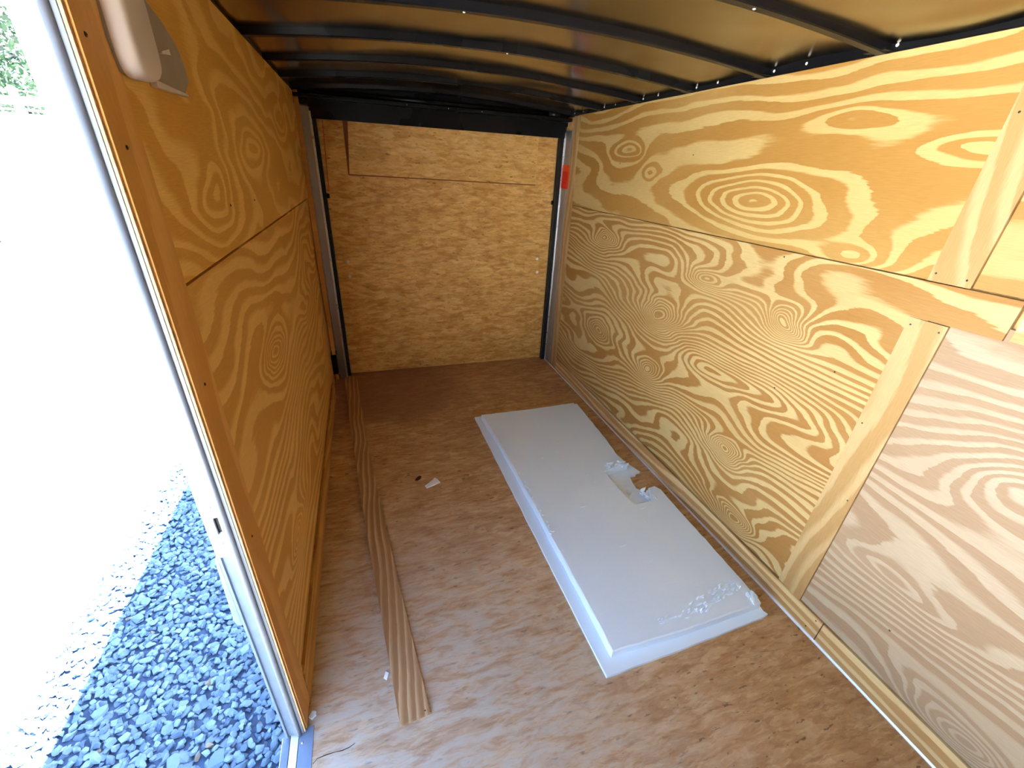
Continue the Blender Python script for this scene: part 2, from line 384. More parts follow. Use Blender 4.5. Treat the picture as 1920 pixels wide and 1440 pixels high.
# vertical battens over the sheet joint: upper and lower
rp('batten', M_batten, [(0.677, SR + 0.003), (0.778, SR + 0.003), (0.778, H), (0.677, H)], XR - 0.006, XR + 0.003)
rp('batten', M_batten, [(0.679, 0.104), (0.780, 0.112), (0.776, 1.266), (0.678, 1.266)], XR - 0.006, XR + 0.003)
# kick strip along the foot of the wall in two lengths
rp('kick_strip', M_strip, [(0.577, 0.004), (3.14, 0.004), (3.14, 0.106), (0.577, 0.106)], XR - 0.004, XR + 0.012)
rp('kick_strip', M_strip, [(YF, 0.004), (0.574, 0.004), (0.574, 0.104), (YF, 0.104)], XR - 0.003, XR + 0.012)
for (y, z) in ((0.765, SR + 0.025), (0.692, SR + 0.022), (0.765, 1.245), (0.692, 1.245), (0.762, 0.9), (0.695, 0.62), (0.70, 1.90), (0.76, 1.78)):
    screw(wr, (XR - 0.006, y, z), (-1, 0, 0), 0.0028, M_nail, 'nail')
for (y, z) in ((0.91, 1.02), (1.10, 0.86), (2.55, 1.66), (1.25, 1.35), (0.42, 0.30), (0.60, 0.09), (0.62, 0.03), (1.9, 1.7), (2.2, 0.5), (0.3, 1.1)):
    screw(wr, (XR - 0.0035 if z < SR else XR, y, z), (-1, 0, 0), 0.0032, M_nail, 'nail')
# aluminium angle at the foot
t1 = prism('trim_1', M_aluw, None, [(XR - 0.009, 0.0), (XR - 0.0045, 0.0), (XR - 0.0045, 0.009), (XR - 0.009, 0.003)], 'y', YF, 3.40)
tag(t1, 'thin bright metal angle along the foot of the right wall', 'trim', kind='structure')

# ---- left wall (rear of the doorway)
wl = box('wall_left', M_core, None, -0.374, XL - 0.015, YJ + 0.012, 3.42, -0.06, 1.96)
tag(wl, 'left trailer wall lined with dim orange plywood behind the doorway', 'wall', kind='structure')
def lp(name, mat, pts, x0=XL - 0.014, x1=XL, bev=0.0012, parent=wl): return prism(name, mat, parent, pts, 'x', x0, x1, bev)
lp('upper_panel', M_lup, [(YJ + 0.007, SLF - 0.004), (3.30, SLF - 0.02), (3.33, H), (YJ + 0.007, H)], XL - 0.012, XL + 0.003)
lp('lower_panel', M_llow, [(YJ + 0.007, 0.022), (0.925, 0.022), (0.93, 0.105), (0.945, 0.160), (3.03, 0.158), (3.28, SLF - 0.028), (YJ + 0.007, SLF - 0.012)], XL - 0.012, XL - 0.001)
lp('batten', M_lbat, [(YJ + 0.006, 0.02), (0.912, 0.02), (0.925, SLF), (0.925, H), (YJ + 0.006, H)], XL - 0.004, XL + 0.0045)
lp('kick_strip', M_lkick, [(0.90, 0.002), (3.06, 0.002), (3.06, 0.118), (0.93, 0.138)], XL - 0.006, XL + 0.005)
for (y, z) in ((1.362, 1.479), (1.66, 1.47), (0.86, 1.60), (0.87, 1.2), (0.865, 0.8), (2.9, 0.8), (0.845, 1.73)):
    screw(wl, (XL + 0.003 if y > 0.93 and z > 1.38 else (XL + 0.0045 if y < 0.93 else XL - 0.001), y, z), (1, 0, 0), 0.0035, M_nail, 'nail')
# outer skin, painted white
box('outer_skin', M_white, wl, -0.380, -0.374, YJ + 0.008, 3.46, -0.12, 2.06)
# front part of the left wall, on the near side of the doorway
wlf = box('wall_left', M_llow, None, -0.372, XL, YF, YD, 0.0, 1.96)
tag(wlf, 'short plywood wall on the near side of the doorway', 'wall', kind='structure')
box('outer_skin', M_white, wlf, -0.380, -0.372, YF, YD, -0.12, 2.06)
wh = box('wall_left_above_door', M_lup, None, -0.372, XL, YD + 0.001, YJ + 0.001, 1.90, 1.96)
wh.name = 'trim_2'
tag(wh, 'plywood faced head above the side doorway', 'trim', kind='structure')
box('outer_skin', M_white, wh, -0.380, -0.372, YD, YJ, 1.90, 2.07)
wf = box('wall_front', M_low2, None, -0.37, 1.56, YF - 0.05, YF, -0.1, 2.06)
tag(wf, 'plywood front wall behind the viewpoint', 'wall', kind='structure')
wro = box('outer_skin', M_white, wr, XR + 0.045, XR + 0.052, YF, 3.46, -0.12, 2.06)

# ---- doorway jamb: ply edge, rounded grey bead, white upper jamb, bare channel below
jb = empty('door_1', (-0.35, YJ, 0)); tag(jb, 'edge frame of the open side doorway with white strip and grey bead', 'door frame', kind='structure')
jinv = Matrix.Translation((0.35, -YJ, 0))
def jpart(o): o.data.transform(jinv); o.parent = jb; return o
jpart(box('ply_edge', M_edge, None, -0.3285, -0.3240, YJ - 0.001, YJ + 0.006, 0.014, 1.90, 0.001))
bm = tube_bm([(-0.3425, YJ - 0.001, 0.012), (-0.3425, YJ - 0.001, 1.90)], 0.0075, 12)
b_ = link('bead', bm, M_bead, None, True); jpart(b_)
jpart(box('bead_flange', M_bead, None, -0.3380, -0.3287, YJ - 0.002, YJ + 0.004, 0.012, 1.90, 0.0008))
# upper white jamb with the striker cut-out
zs0, zs1 = 0.866, 0.914
bm = bmesh.new()
addbox(bm, -0.380, -0.350, YJ - 0.002, YJ + 0.010, zs1, 1.90); addbox(bm, -0.380, -0.350, YJ - 0.002, YJ + 0.010, 0.80, zs0)
addbox(bm, -0.380, -0.368, YJ - 0.002, YJ + 0.010, zs0, zs1)
addbox(bm, -0.3525, -0.350, YJ - 0.002, YJ + 0.010, zs0, zs1)
jpart(link('upper_jamb', bm, M_white))
jpart(box('striker_pocket', M_rubber, None, -0.368, -0.3525, YJ + 0.006, YJ + 0.010, zs0, zs1))
jpart(box('pocket_lip', M_alu, None, -0.368, -0.362, YJ - 0.003, YJ + 0.004, zs0, zs1, 0.001))
for z in (0.945, 0.842):
    s_ = screw(jb, (0, 0, 0), (0, -1, 0), 0.0055, M_zinc); s_.location = (-0.361 + 0.35, -0.002, z)
# lower channel, folded metal
prof = [(-0.3795, YJ + 0.010), (-0.3795, YJ - 0.002), (-0.374, YJ - 0.002), (-0.372, YJ + 0.003), (-0.356, YJ + 0.003), (-0.354, YJ - 0.002), (-0.350, YJ - 0.002), (-0.350, YJ + 0.010)]
jpart(prism('lower_channel', M_chan, None, prof, 'z', 0.012, 0.80))
# rounded white guard hanging outside the jamb
pts = [(-0.380, 0.81), (-0.3865, 0.79), (-0.3935, 0.62), (-0.3945, 0.585), (-0.391, 0.568), (-0.383, 0.562), (-0.380, 0.565)]
jpart(prism('hinge_guard', M_chan, None, pts, 'y', YJ - 0.001, YJ + 0.03, 0.001))

# ---- sill of the doorway
sl = empty('trim_3', (-0.35, 0, 0)); tag(sl, 'grooved metal threshold under the side doorway', 'threshold', kind='structure')
def spart(o): o.data.transform(Matrix.Translation((0.35, 0, 0))); o.parent = sl; return o
spart(prism('floor_flange', M_sill, None, [(-0.344, 0.0), (-0.304, 0.0), (-0.304, 0.002), (-0.341, 0.0045), (-0.344, 0.0045)], 'y', YD, 0.836))
spart(box('white_tread', M_aluw, None, -0.368, -0.3455, YD, 0.826, -0.02, 0.006, 0.001))
spart(box('outer_lip', M_chan, None, -0.392, -0.3705, YD, 0.826, -0.03, 0.004, 0.001))
spart(box('sill_face', M_white, None, -0.394, -0.388, YD, 0.826, -0.12, -0.001, 0.001))
for y in (0.795, 0.50, 0.2):
    s_ = screw(sl, (0.016, y, 0.0035), (0, 0, 1), 0.0045, M_zinc)

# ---- under frame of the trailer (outside)
uf = box('trim_4', M_black, None, -0.37, 1.57, YF, 3.46, -0.13, -0.022)
tag(uf, 'dark steel frame under the trailer deck', 'frame', kind='structure')

# ---- ceiling: roof skin, bows and side rails
def zb(x): return 2.010 - 0.050 * ((x - 0.6) / 0.9) ** 2       # underside of the bows
bm = bmesh.new(); nx, ny = 44, 150
BOWS = [1.156 + 0.4305 * k for k in range(-7, 6)]
gv = []
for j in range(ny + 1):
    y = YF + (3.46 - YF) * j / ny; row = []
    for i in range(nx + 1):
        x = -0.385 + (1.583 + 0.385) * i / nx
        ph = ((y - BOWS[0]) / 0.4305) % 1.0
        sag = -0.006 * math.sin(math.pi * ph) ** 2 * (0.6 + 0.8 * mnoise.noise((x * 1.6, y * 1.1, 2)))
        buck = 0.016 * mnoise.noise((x * 2.2, y * 3.2, 7)) * math.sin(math.pi * ph) ** 0.5 if ph > 0 else 0
        row.append(bm.verts.new((x, y, zb(x) + 0.036 + sag + buck)))
    gv.append(row)
for j in range(ny):
    for i in range(nx): bm.faces.new((gv[j][i], gv[j + 1][i], gv[j + 1][i + 1], gv[j][i + 1]))
ceil = link('ceiling', bm, M_roof, None, True)
md = ceil.modifiers.new('s', 'SOLIDIFY'); md.thickness = 0.012; md.offset = 1.0
tag(ceil, 'dull metal roof skin crossed by black steel bows', 'ceiling', kind='structure')
def bow_bm(y):
    bm = bmesh.new(); prof = [(-0.034, 0.0345), (-0.020, 0.0345), (-0.0165, 0.003), (-0.013, 0.0), (0.013, 0.0), (0.0165, 0.003), (0.020, 0.0345), (0.034, 0.0345), (0.034, 0.037), (-0.034, 0.037)]
    rings = []
    for i in range(25):
        x = -0.335 + (1.545 + 0.335) * i / 24
        rings.append([bm.verts.new((x, y + a, zb(x) + b)) for a, b in prof])
    for i in range(24):
        for k in range(len(prof)):
            l = (k + 1) % len(prof); bm.faces.new((rings[i][k], rings[i][l], rings[i + 1][l], rings[i + 1][k]))
    bm.faces.new(rings[0]); bm.faces.new(rings[-1][::-1])
    bmesh.ops.recalc_face_normals(bm, faces=bm.faces[:])
    return bm
for y in BOWS: link('roof_bow', bow_bm(y), M_black, ceil)
for (x0, x1) in ((XR + 0.004, 1.575), (-0.373, XL - 0.004)):
    box('side_rail', M_black, ceil, x0, x1, YF, 3.40, 1.9605, 2.03, 0.002)
for y in BOWS:     # gusset plates and small pale domes where each bow meets the right rail
    box('bow_bracket', M_black, ceil, XR - 0.030, XR + 0.004, y - 0.030, y + 0.036, 1.962, 1.966)
    for dy, dz in ((-0.035, 1.975), (0.045, 1.972), (0.060, 1.985), (-0.17, 1.977)):
        screw(ceil, (XR + 0.004, y + dy, dz), (-1, 0, 0), 0.0048, M_bolt, 'small_dome')
for (x, y) in ((1.02, 1.156), (0.35, 1.587), (0.62, 2.017), (-0.15, 1.587)):
    screw(ceil, (x, y, zb(x)), (0, 0, -1), 0.0045, M_bolt, 'small_dome')

# ---- rear opening: header, posts, seals
rh = box('wall_rear', M_black, None, -0.374, 1.575, 3.40, 3.47, 1.90, 2.055, 0.003)
tag(rh, 'black steel header box above the ramp door', 'wall', kind='structure')
box('header_skirt', M_black, rh, -0.25, 1.52, 3.375, 3.40, 1.822, 1.93, 0.003)
box('header_shelf', M_black, rh, -0.32, 1.53, 3.30, 3.40, 1.925, 1.945, 0.003)
for x in (0.35, 0.62, 0.85): screw(rh, (x, 3.298, 1.935), (0, -1, 0), 0.004, M_zinc, 'small_dome')
for (x, z) in ((0.45, 1.99), (0.86, 1.98), (0.87, 1.965)): screw(rh, (x, 3.398, z), (0, -1, 0), 0.003, M_zinc, 'small_dome')
box('outer_skin', M_white, rh, -0.380, 1.578, 3.4560, 3.4760, -0.10, 2.08)
# left post
lt = empty('trim_5', (-0.30, 3.40, 0)); tag(lt, 'left rear corner post of aluminium with rough wood filler strip', 'post', kind='structure')
def mv(o, e):
    o.data.transform(Matrix.Translation(-Vector(e.location))); o.parent = e; return o
mv(box('aluminium_post', M_post, None, -0.300, -0.238, 3.375, 3.43, 0.0, 1.885, 0.002), lt)
mv(box('post_ridge', M_alu, None, -0.250, -0.238, 3.368, 3.376, 0.0, 1.86, 0.001), lt)
mv(prism('filler_strip', M_lbat, None, [(XL - 0.005, 0.0), (-0.306, 0.0), (-0.300, 1.0), (-0.296, 1.96), (-0.306, 1.99), (-0.322, 1.96), (XL - 0.008, 1.0)], 'y', 3.345, 3.365), lt)
mv(box('door_seal', M_rubber, None, -0.238, -0.2145, 3.40, 3.435, 0.0, 1.83), lt)
mv(box('post_base', M_black, None, -0.345, -0.300, 3.32, 3.43, 0.06, 0.22, 0.003), lt)
# right post
rt = empty('trim_6', (1.54, 3.35, 0)); tag(rt, 'right rear corner post of aluminium with pale wood strip and red tape', 'post', kind='structure')
mv(box('aluminium_post', M_post, None, 1.520, 1.552, 3.27, 3.43, 0.0, 1.87, 0.002), rt)
mv(box('post_ridge', M_alu, None, 1.512, 1.521, 3.375, 3.383, 0.0, 1.86, 0.001), rt)
mv(box('filler_strip', M_batten, None, 1.527, 1.540, 3.175, 3.268, 0.0, 1.955, 0.001), rt)
mv(box('door_seal', M_rubber, None, 1.4875, 1.520, 3.395, 3.435, 0.0, 1.83), rt)
tp = mv(box('tape', M_red, None, 1.5185, 1.5535, 3.268, 3.402, 1.48, 1.60), rt)
mv(box('tape', M_red2, None, 1.5185, 1.5535, 3.268, 3.402, 1.60, 1.645), rt)
# spring end above the right post
bm = tube_bm([(1.36, 3.36, 1.965), (1.50, 3.36, 1.965)], 0.028, 16)
sp_ = mv(link('spring_cap', bm, M_black, None, True), rt)
bm = tube_bm([(-0.28, 3.36, 1.965), (1.36, 3.36, 1.965)], 0.016, 14)
rod = link('torsion_rod', bm, M_black, rh, True)

# ---- ramp door
rd = empty('door_2', (0.6, YB, 0)); tag(rd, 'closed ramp door of tan strand board at the far end', 'ramp door', kind='structure')
mv(box('main_panel', M_ramp, None, -0.2125, 1.486, YB, YB + 0.018, 0.004, 1.86), rd)
mv(prism('patch_panel', M_ramp2, None, [(-0.050, 1.512), (1.322, 1.497), (1.325, 1.86), (-0.022, 1.86)], 'y', YB - 0.012, YB, 0.001), rd)
mv(prism('joint_shadow', M_joint, None, [(-0.058, 1.508), (-0.050, 1.508), (-0.022, 1.86), (-0.056, 1.86)], 'y', YB - 0.002, YB - 0.0005), rd)  # thin brown strips paint the shadow along the patch's left and lower edges
mv(prism('joint_shadow', M_joint, None, [(-0.055, 1.504), (1.326, 1.490), (1.326, 1.497), (-0.050, 1.512)], 'y', YB - 0.002, YB - 0.0005), rd)
mv(box('hinge_board', M_ramp, None, -0.2125, 1.486, YB - 0.0015, YB, 0.004, 0.055, 0.0), rd)
for (x, z) in ((-0.132, 0.924), (-0.130, 0.813), (1.387, 0.926), (1.396, 0.813)):
    b1 = screw(rd, (x - 0.6, 0, z), (0, -1, 0), 0.013, M_bolt, 'bolt')
bm = tube_bm([(-0.178, YB - 0.004, 1.82), (-0.196, YB - 0.004, 1.40)], 0.0025, 6)
mv(link('pull_cable', bm, M_cable), rd)
for x in (-0.205, 1.484):
    mv(box('cable_clip', M_black, None, x - 0.012, x + 0.010, YB - 0.012, YB, 1.355, 1.385, 0.003), rd)

# ================================================================== THINGS INSIDE
# ---- polystyrene board with stepped edge and a torn notch
fb = empty('foam_board', (1.04, 1.6, 0)); tag(fb, 'white polystyrene board with stepped edge and torn notch lying on the deck', 'foam board')
base = [(0.621, 2.50), (0.663, 0.690), (1.000, 0.694), (1.400, 0.706), (1.432, 0.712), (1.424, 0.728), (1.428, 0.75), (1.432, 1.2), (1.434, 1.47), (1.395, 1.488),
        (1.365, 1.492), (1.350, 1.506), (1.332, 1.535), (1.337, 1.575), (1.345, 1.61), (1.354, 1.638), (1.395, 1.640), (1.410, 1.655), (1.440, 1.660), (1.405, 1.76), (1.385, 1.90), (1.405, 2.25), (1.412, 2.525)]
def jagged(pts, amp, step, seed):
    rr = random.Random(seed); out = []
    for i in range(len(pts)):
        a = Vector(pts[i]); b = Vector(pts[(i + 1) % len(pts)]); k = max(1, int((b - a).length / step))
        nn = Vector((b - a).orthogonal()).normalized() if (b - a).length else Vector((0, 0))
        for j in range(k):
            out.append(tuple(a.lerp(b, j / k) + nn * (rr.uniform(-amp, amp) if j else 0)))
    return out
mv(prism('backing_layer', M_foam, None, jagged(base, 0.0012, 0.05, 1), 'z', 0.0, 0.012), fb)
top = [(0.660, 2.462), (0.684, 2.10), (0.700, 1.53), (0.708, 1.05), (0.710, 0.742), (1.04, 0.735), (1.412, 0.742), (1.418, 0.76), (1.426, 1.05), (1.430, 1.36), (1.434, 1.455), (1.415, 1.49), (1.372, 1.486),
       (1.355, 1.455), (1.345, 1.43), (1.325, 1.395), (1.222, 1.392), (1.208, 1.52), (1.202, 1.676), (1.30, 1.69), (1.372, 1.70), (1.362, 1.80), (1.378, 1.95), (1.394, 2.28), (1.400, 2.452)]
# top slab with bevelled upper rim
tj = jagged(top, 0.0018, 0.035, 2)
bm = bmesh.new(); cen = Vector((1.0, 1.6))
lo = [bm.verts.new((x, y, 0.012)) for x, y in tj]
r1 = [bm.verts.new((x, y, 0.046 + random.uniform(-0.001, 0.001))) for x, y in tj]
def inset(i, d):
    p = Vector(tj[i]); a = Vector(tj[i - 1]); b = Vector(tj[(i + 1) % len(tj)])
    t = (b - a); nn = Vector((-t.y, t.x)); nn.normalize(); return p + nn * d
area = sum(tj[i][0] * tj[(i + 1) % len(tj)][1] - tj[(i + 1) % len(tj)][0] * tj[i][1] for i in range(len(tj)))
sg = 1 if area > 0 else -1
r2 = [bm.verts.new((*inset(i, sg * 0.005), 0.050)) for i in range(len(tj))]
nn_ = len(tj)
for A, B in ((lo, r1), (r1, r2)):
    for i in range(nn_): bm.faces.new((A[i], A[(i + 1) % nn_], B[(i + 1) % nn_], B[i]))
from mathutils.geometry import delaunay_2d_cdt
v2 = [Vector((v.co.x, v.co.y)) for v in r2]
cv, ce, cf, _a, _b, _c = delaunay_2d_cdt(v2, [], [list(range(len(v2)))], 1, 1e-6)
mp_ = {}
for f in cf:
    vs_ = []
    for q in f:
        if q not in mp_:
            dd = min(range(len(r2)), key=lambda t: (v2[t] - cv[q]).length)
            mp_[q] = r2[dd]
        vs_.append(mp_[q])
    if len(set(vs_)) == 3:
        try: bm.faces.new(vs_)
        except ValueError: pass
bmesh.ops.recalc_face_normals(bm, faces=bm.faces[:])
mv(link('top_layer', bm, M_foam), fb)
# torn flakes and crumbs raised around the notch and the front edge
def flake(bm, x, y, z, l, w, a, tilt):
    c, s = math.cos(a), math.sin(a); pts = []; l *= 1.3; w *= 1.6
    for (u, v, dz) in ((-l, 0, 0), (-l * 0.3, w, 0.3), (l * 0.5, w * 0.7, 0.6), (l, 0, 1.0), (l * 0.4, -w * 0.8, 0.5), (-l * 0.4, -w, 0.2)):
        k = random.uniform(0.7, 1.3)
        pts.append((x + (u * c - v * s) * k, y + (u * s + v * c) * k, z + tilt * 2.2 * dz))
    b = [bm.verts.new((p[0], p[1], z - 0.0005)) for p in pts]; t = [bm.verts.new((p[0], p[1], p[2] + 0.0015)) for p in pts]
    bm.faces.new(b[::-1]); bm.faces.new(t)
    for i in range(6): bm.faces.new((b[i], b[(i + 1) % 6], t[(i + 1) % 6], t[i]))
bm = bmesh.new()
for k in range(60):
    t = random.random(); flake(bm, 1.10 + 0.29 * t, 0.80 + 0.05 * t + random.uniform(-0.025, 0.025), 0.050, random.uniform(0.004, 0.014), random.uniform(0.001, 0.003), random.uniform(-0.3, 0.5), random.uniform(0.001, 0.005))
for k in range(26): flake(bm, random.uniform(0.95, 1.18), 0.785 + random.uniform(-0.012, 0.02), 0.050, random.uniform(0.003, 0.010), 0.0015, random.uniform(-0.2, 0.4), 0.002)
for k in range(30): flake(bm, 0.712 + random.uniform(-0.003, 0.012), random.uniform(1.2, 1.8), 0.050, random.uniform(0.002, 0.005), 0.0015, random.uniform(0, 3), 0.0015)
for k in range(34): flake(bm, random.uniform(1.24, 1.37), 1.69 + random.uniform(-0.008, 0.05), 0.050, random.uniform(0.004, 0.013), 0.003, random.uniform(-0.4, 0.4), random.uniform(0.001, 0.005))
for k in range(24): flake(bm, random.uniform(1.32, 1.365), 1.42 + random.uniform(-0.03, 0.06), random.uniform(0.02, 0.05), random.uniform(0.004, 0.010), 0.005, random.uniform(0, 3), 0.004)
for k in range(10): flake(bm, random.uniform(1.38, 1.42), random.uniform(0.745, 0.79), 0.050, 0.008, 0.004, random.uniform(0, 3), 0.004)
for k in range(14): flake(bm, random.uniform(0.8, 1.38), random.uniform(0.9, 2.3), 0.050, random.uniform(0.002, 0.012), 0.0012, random.uniform(-0.3, 0.6), 0.0012)
tag(mv(link('torn_flakes', bm, M_foam), fb), kind='stuff')

# ---- long plywood strip on the floor
ps = empty('plywood_strip', (-0.1, 2.1, 0)); tag(ps, 'long narrow plywood offcut lying beside the left wall', 'wood strip')
bm = bmesh.new(); L0, L1 = [], []
K = 60
for i in range(K + 1):
    t = i / K; y = 3.36 + (0.752 - 3.36) * t
    xl = -0.268 + (-0.046 + 0.268) * t - 0.012 * math.sin(math.pi * t) * 1.0
    wd = 0.098 + (-0.010 * math.sin(t * 3) )
    bow = 0.006 * math.sin(math.pi * t)
    n1 = 0.0015 * mnoise.noise((y * 9, 1, 0))
    row = [bm.verts.new((xl + n1, y, bow)), bm.verts.new((xl + wd, y + 0.008 * t, bow)), bm.verts.new((xl + wd, y + 0.008 * t, bow + 0.0115)), bm.verts.new((xl + n1, y, bow + 0.0115))]
    L0.append(row)
for i in range(K):
    for k in range(4): bm.faces.new((L0[i][k], L0[i][(k + 1) % 4], L0[i + 1][(k + 1) % 4], L0[i + 1][k]))
bm.faces.new(L0[0]); bm.faces.new(L0[-1][::-1]); bmesh.ops.recalc_face_normals(bm, faces=bm.faces[:])
mv(link('veneer_board', bm, M_plank), ps)
b1 = screw(ps, (0.035 + 0.1, 0.77 - 2.1, 0.0115), (0, 0, 1), 0.0025, M_nail, 'nail')

# ---- wall vent cover high on the left wall
wv = empty('wall_vent', (XL, 1.0, 1.76)); tag(wv, 'off-white plastic vent cover high on the left wall by the doorway', 'vent')
fl = [(0.915, 1.700), (1.03, 1.702), (1.165, 1.700), (1.195, 1.703), (1.240, 1.730), (1.236, 1.755), (1.215, 1.785), (1.16, 1.812), (1.10, 1.828), (0.97, 1.835), (0.915, 1.82), (0.905, 1.74)]
mv(prism('mounting_flange', M_plasticg, None, fl, 'x', XL + 0.004, XL + 0.009, 0.001), wv)
fl2 = [(1.03, 1.695), (1.195, 1.698), (1.196, 1.702), (1.165, 1.703), (1.03, 1.706)]
mv(prism('flange_lip', M_plastic, None, fl2, 'x', XL + 0.004, XL + 0.014, 0.0008), wv)
# domed hood: superellipse rings
bm = bmesh.new(); rings = []
for (s, d) in ((1.0, 0.005), (1.0, 0.012), (0.985, 0.018), (0.94, 0.024), (0.86, 0.028), (0.70, 0.030), (0.40, 0.031)):
    ring = []
    for k in range(40):
        a = 2 * math.pi * k / 40; c, sn = math.cos(a), math.sin(a)
        ex = 2 / 4.5
        yy = 0.966 + 0.058 * s * math.copysign(abs(c) ** ex, c); zz = 1.765 + 0.070 * s * math.copysign(abs(sn) ** ex, sn)
        ring.append(bm.verts.new((XL + 0.004 + d, yy, zz + 0.05 * (yy - 0.95))))
    rings.append(ring)
for i in range(len(rings) - 1):
    for k in range(40): bm.faces.new((rings[i][k], rings[i][(k + 1) % 40], rings[i + 1][(k + 1) % 40], rings[i + 1][k]))
bm.faces.new(rings[-1]); bmesh.ops.recalc_face_normals(bm, faces=bm.faces[:])
mv(link('hood', bm, M_plastic, None, True), wv)
bm = bmesh.new(); flake(bm, XL + 0.02, 1.088, 1.752, 0.006, 0.003, 0.4, 0.003); mv(link('torn_burr', bm, M_plastic), wv)

# ---- scraps on the floor
def scrap(name, mat, pts, h, label, cat, curl=0.0):
    bm = bmesh.new(); lo, hi = [], []
    cx = sum(p[0] for p in pts) / len(pts); cy = sum(p[1] for p in pts) / len(pts)
    for i, (x, y) in enumerate(pts):
        lo.append(bm.verts.new((x - cx, y - cy, 0.0))); hi.append(bm.verts.new((x - cx, y - cy, h + curl * ((i * 37) % 5) / 5)))
    bm.faces.new(lo[::-1]); bm.faces.new(hi)
    for i in range(len(pts)): j = (i + 1) % len(pts); bm.faces.new((lo[i], lo[j], hi[j], hi[i]))
    bmesh.ops.recalc_face_normals(bm, faces=bm.faces[:])
    o = link(name, bm, mat); o.location = (cx, cy, 0.0003); tag(o, label, cat); return o
scrap('paper_scrap', M_paper, [(0.184, 1.874), (0.192, 1.852), (0.225, 1.862), (0.272, 1.880), (0.262, 1.905), (0.248, 1.930), (0.228, 1.905), (0.205, 1.885)], 0.002, 'small white torn scrap shaped like a bow on the bare deck', 'scrap', 0.006)
scrap('bark_chip', M_dark, [(0.136, 1.935), (0.150, 1.927), (0.168, 1.938), (0.176, 1.955), (0.168, 1.966), (0.152, 1.958)], 0.003, 'tiny dark brown chip beside the white scrap on the deck', 'chip', 0.003)
scrap('foam_crumb', M_foam, [(-0.322, 0.862), (-0.312, 0.853), (-0.300, 0.861), (-0.300, 0.872), (-0.312, 0.876)], 0.006, 'white crumb on the deck at the foot of the doorway jamb', 'crumb', 0.003)
scrap('wood_splinter', M_paper, [(-0.088, 0.915), (-0.078, 0.905), (-0.070, 0.925), (-0.080, 0.935)], 0.003, 'pale chip against the left edge of the wood offcut near its end', 'splinter', 0.003)
scrap('wood_splinter', M_core, [(0.92, 2.66), (0.925, 2.655), (1.005, 2.545), (1.00, 2.542)], 0.002, 'pale thin splinter on the deck behind the foam board', 'splinter')

# ================================================================== OUTSIDE
# ---- gravel stones
def stone_mesh(seed):
    rr = random.Random(seed); bm = bmesh.new()
    ax = (1.0, rr.uniform(0.62, 0.95), rr.uniform(0.45, 0.7))
    for k in range(15):
        v = Vector((rr.gauss(0, 1), rr.gauss(0, 1), rr.gauss(0, 1))).normalized() * rr.uniform(0.88, 1.05)
        bm.verts.new((v.x * ax[0], v.y * ax[1], v.z * ax[2]))
    r = bmesh.ops.convex_hull(bm, input=bm.verts[:])
    bmesh.ops.delete(bm, geom=[e for e in r['geom_interior'] if isinstance(e, bmesh.types.BMVert)], context='VERTS')
    me = bpy.data.meshes.new('stone'); bm.to_mesh(me); bm.free(); me.materials.append(M_stone_shade); return me
SM = [stone_mesh(100 + i) for i in range(14)]
rr = random.Random(5)
stones = []
def near(x, y): return math.sqrt(x * x + y * y + 4.4)
pitch = 0.024
yy = -0.35
while yy < 3.9:
    xx = -1.56
    while xx < -0.40:
        x = xx + rr.uniform(-0.5, 0.5) * pitch; y = yy + rr.uniform(-0.5, 0.5) * pitch
        s = rr.choice((0.014, 0.016, 0.018, 0.018, 0.021, 0.023, 0.026)) * rr.uniform(0.9, 1.15)
        if rr.random() < 0.012: s *= 1.7
        stones.append((x, y, GZ - 0.014 + rr.uniform(-0.012, 0.010), s, rr.randrange(14), rr.uniform(0, 6.28), rr.uniform(-0.6, 0.6), rr.uniform(-0.6, 0.6)))
        xx += pitch
    yy += pitch
def in_view(st):
    v = Vector((st[0], st[1], st[2])) - Vector((0, 0, 1.6))
    cx = sum(_r[i][0] * v[i] for i in range(3)); cy = sum(_r[i][1] * v[i] for i in range(3)); cz = sum(_r[i][2] * v[i] for i in range(3))
    if cy < 0.1: return None
    px, py = 960 + 791 * cx / cy, 720 - 791 * cz / cy
    # seen left of the sill and inside the frame, in the trailer's shade
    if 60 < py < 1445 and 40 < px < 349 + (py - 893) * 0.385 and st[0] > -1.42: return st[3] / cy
    return None
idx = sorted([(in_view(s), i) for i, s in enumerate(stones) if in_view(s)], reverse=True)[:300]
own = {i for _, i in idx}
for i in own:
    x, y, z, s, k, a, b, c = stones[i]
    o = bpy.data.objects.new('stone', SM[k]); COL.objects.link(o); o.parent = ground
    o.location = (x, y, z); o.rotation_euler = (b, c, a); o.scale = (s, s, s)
prism('gravel_gap_shade', M_gap_shade, ground, [(-1.50, -0.5), (-0.38, -0.5), (-0.38, 4.1), (-1.50, 4.1)], 'z', GZ - 0.05, GZ - 0.024)
base_v = [np.array([v.co[:] for v in m.vertices]) for m in SM]
base_f = [[tuple(p.vertices) for p in m.polygons] for m in SM]
vs, fs, off = [], [], 0
from mathutils import Euler
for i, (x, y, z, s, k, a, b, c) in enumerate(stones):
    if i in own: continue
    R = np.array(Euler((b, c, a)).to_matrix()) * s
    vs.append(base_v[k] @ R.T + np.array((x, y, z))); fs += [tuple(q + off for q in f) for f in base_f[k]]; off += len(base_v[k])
me = bpy.data.meshes.new('gravel_bed'); me.from_pydata(np.concatenate(vs).tolist(), [], fs); me.materials.append(M_stone_shade)
gb = bpy.data.objects.new('gravel_bed', me); COL.objects.link(gb); gb.parent = ground; tag(gb, kind='stuff')

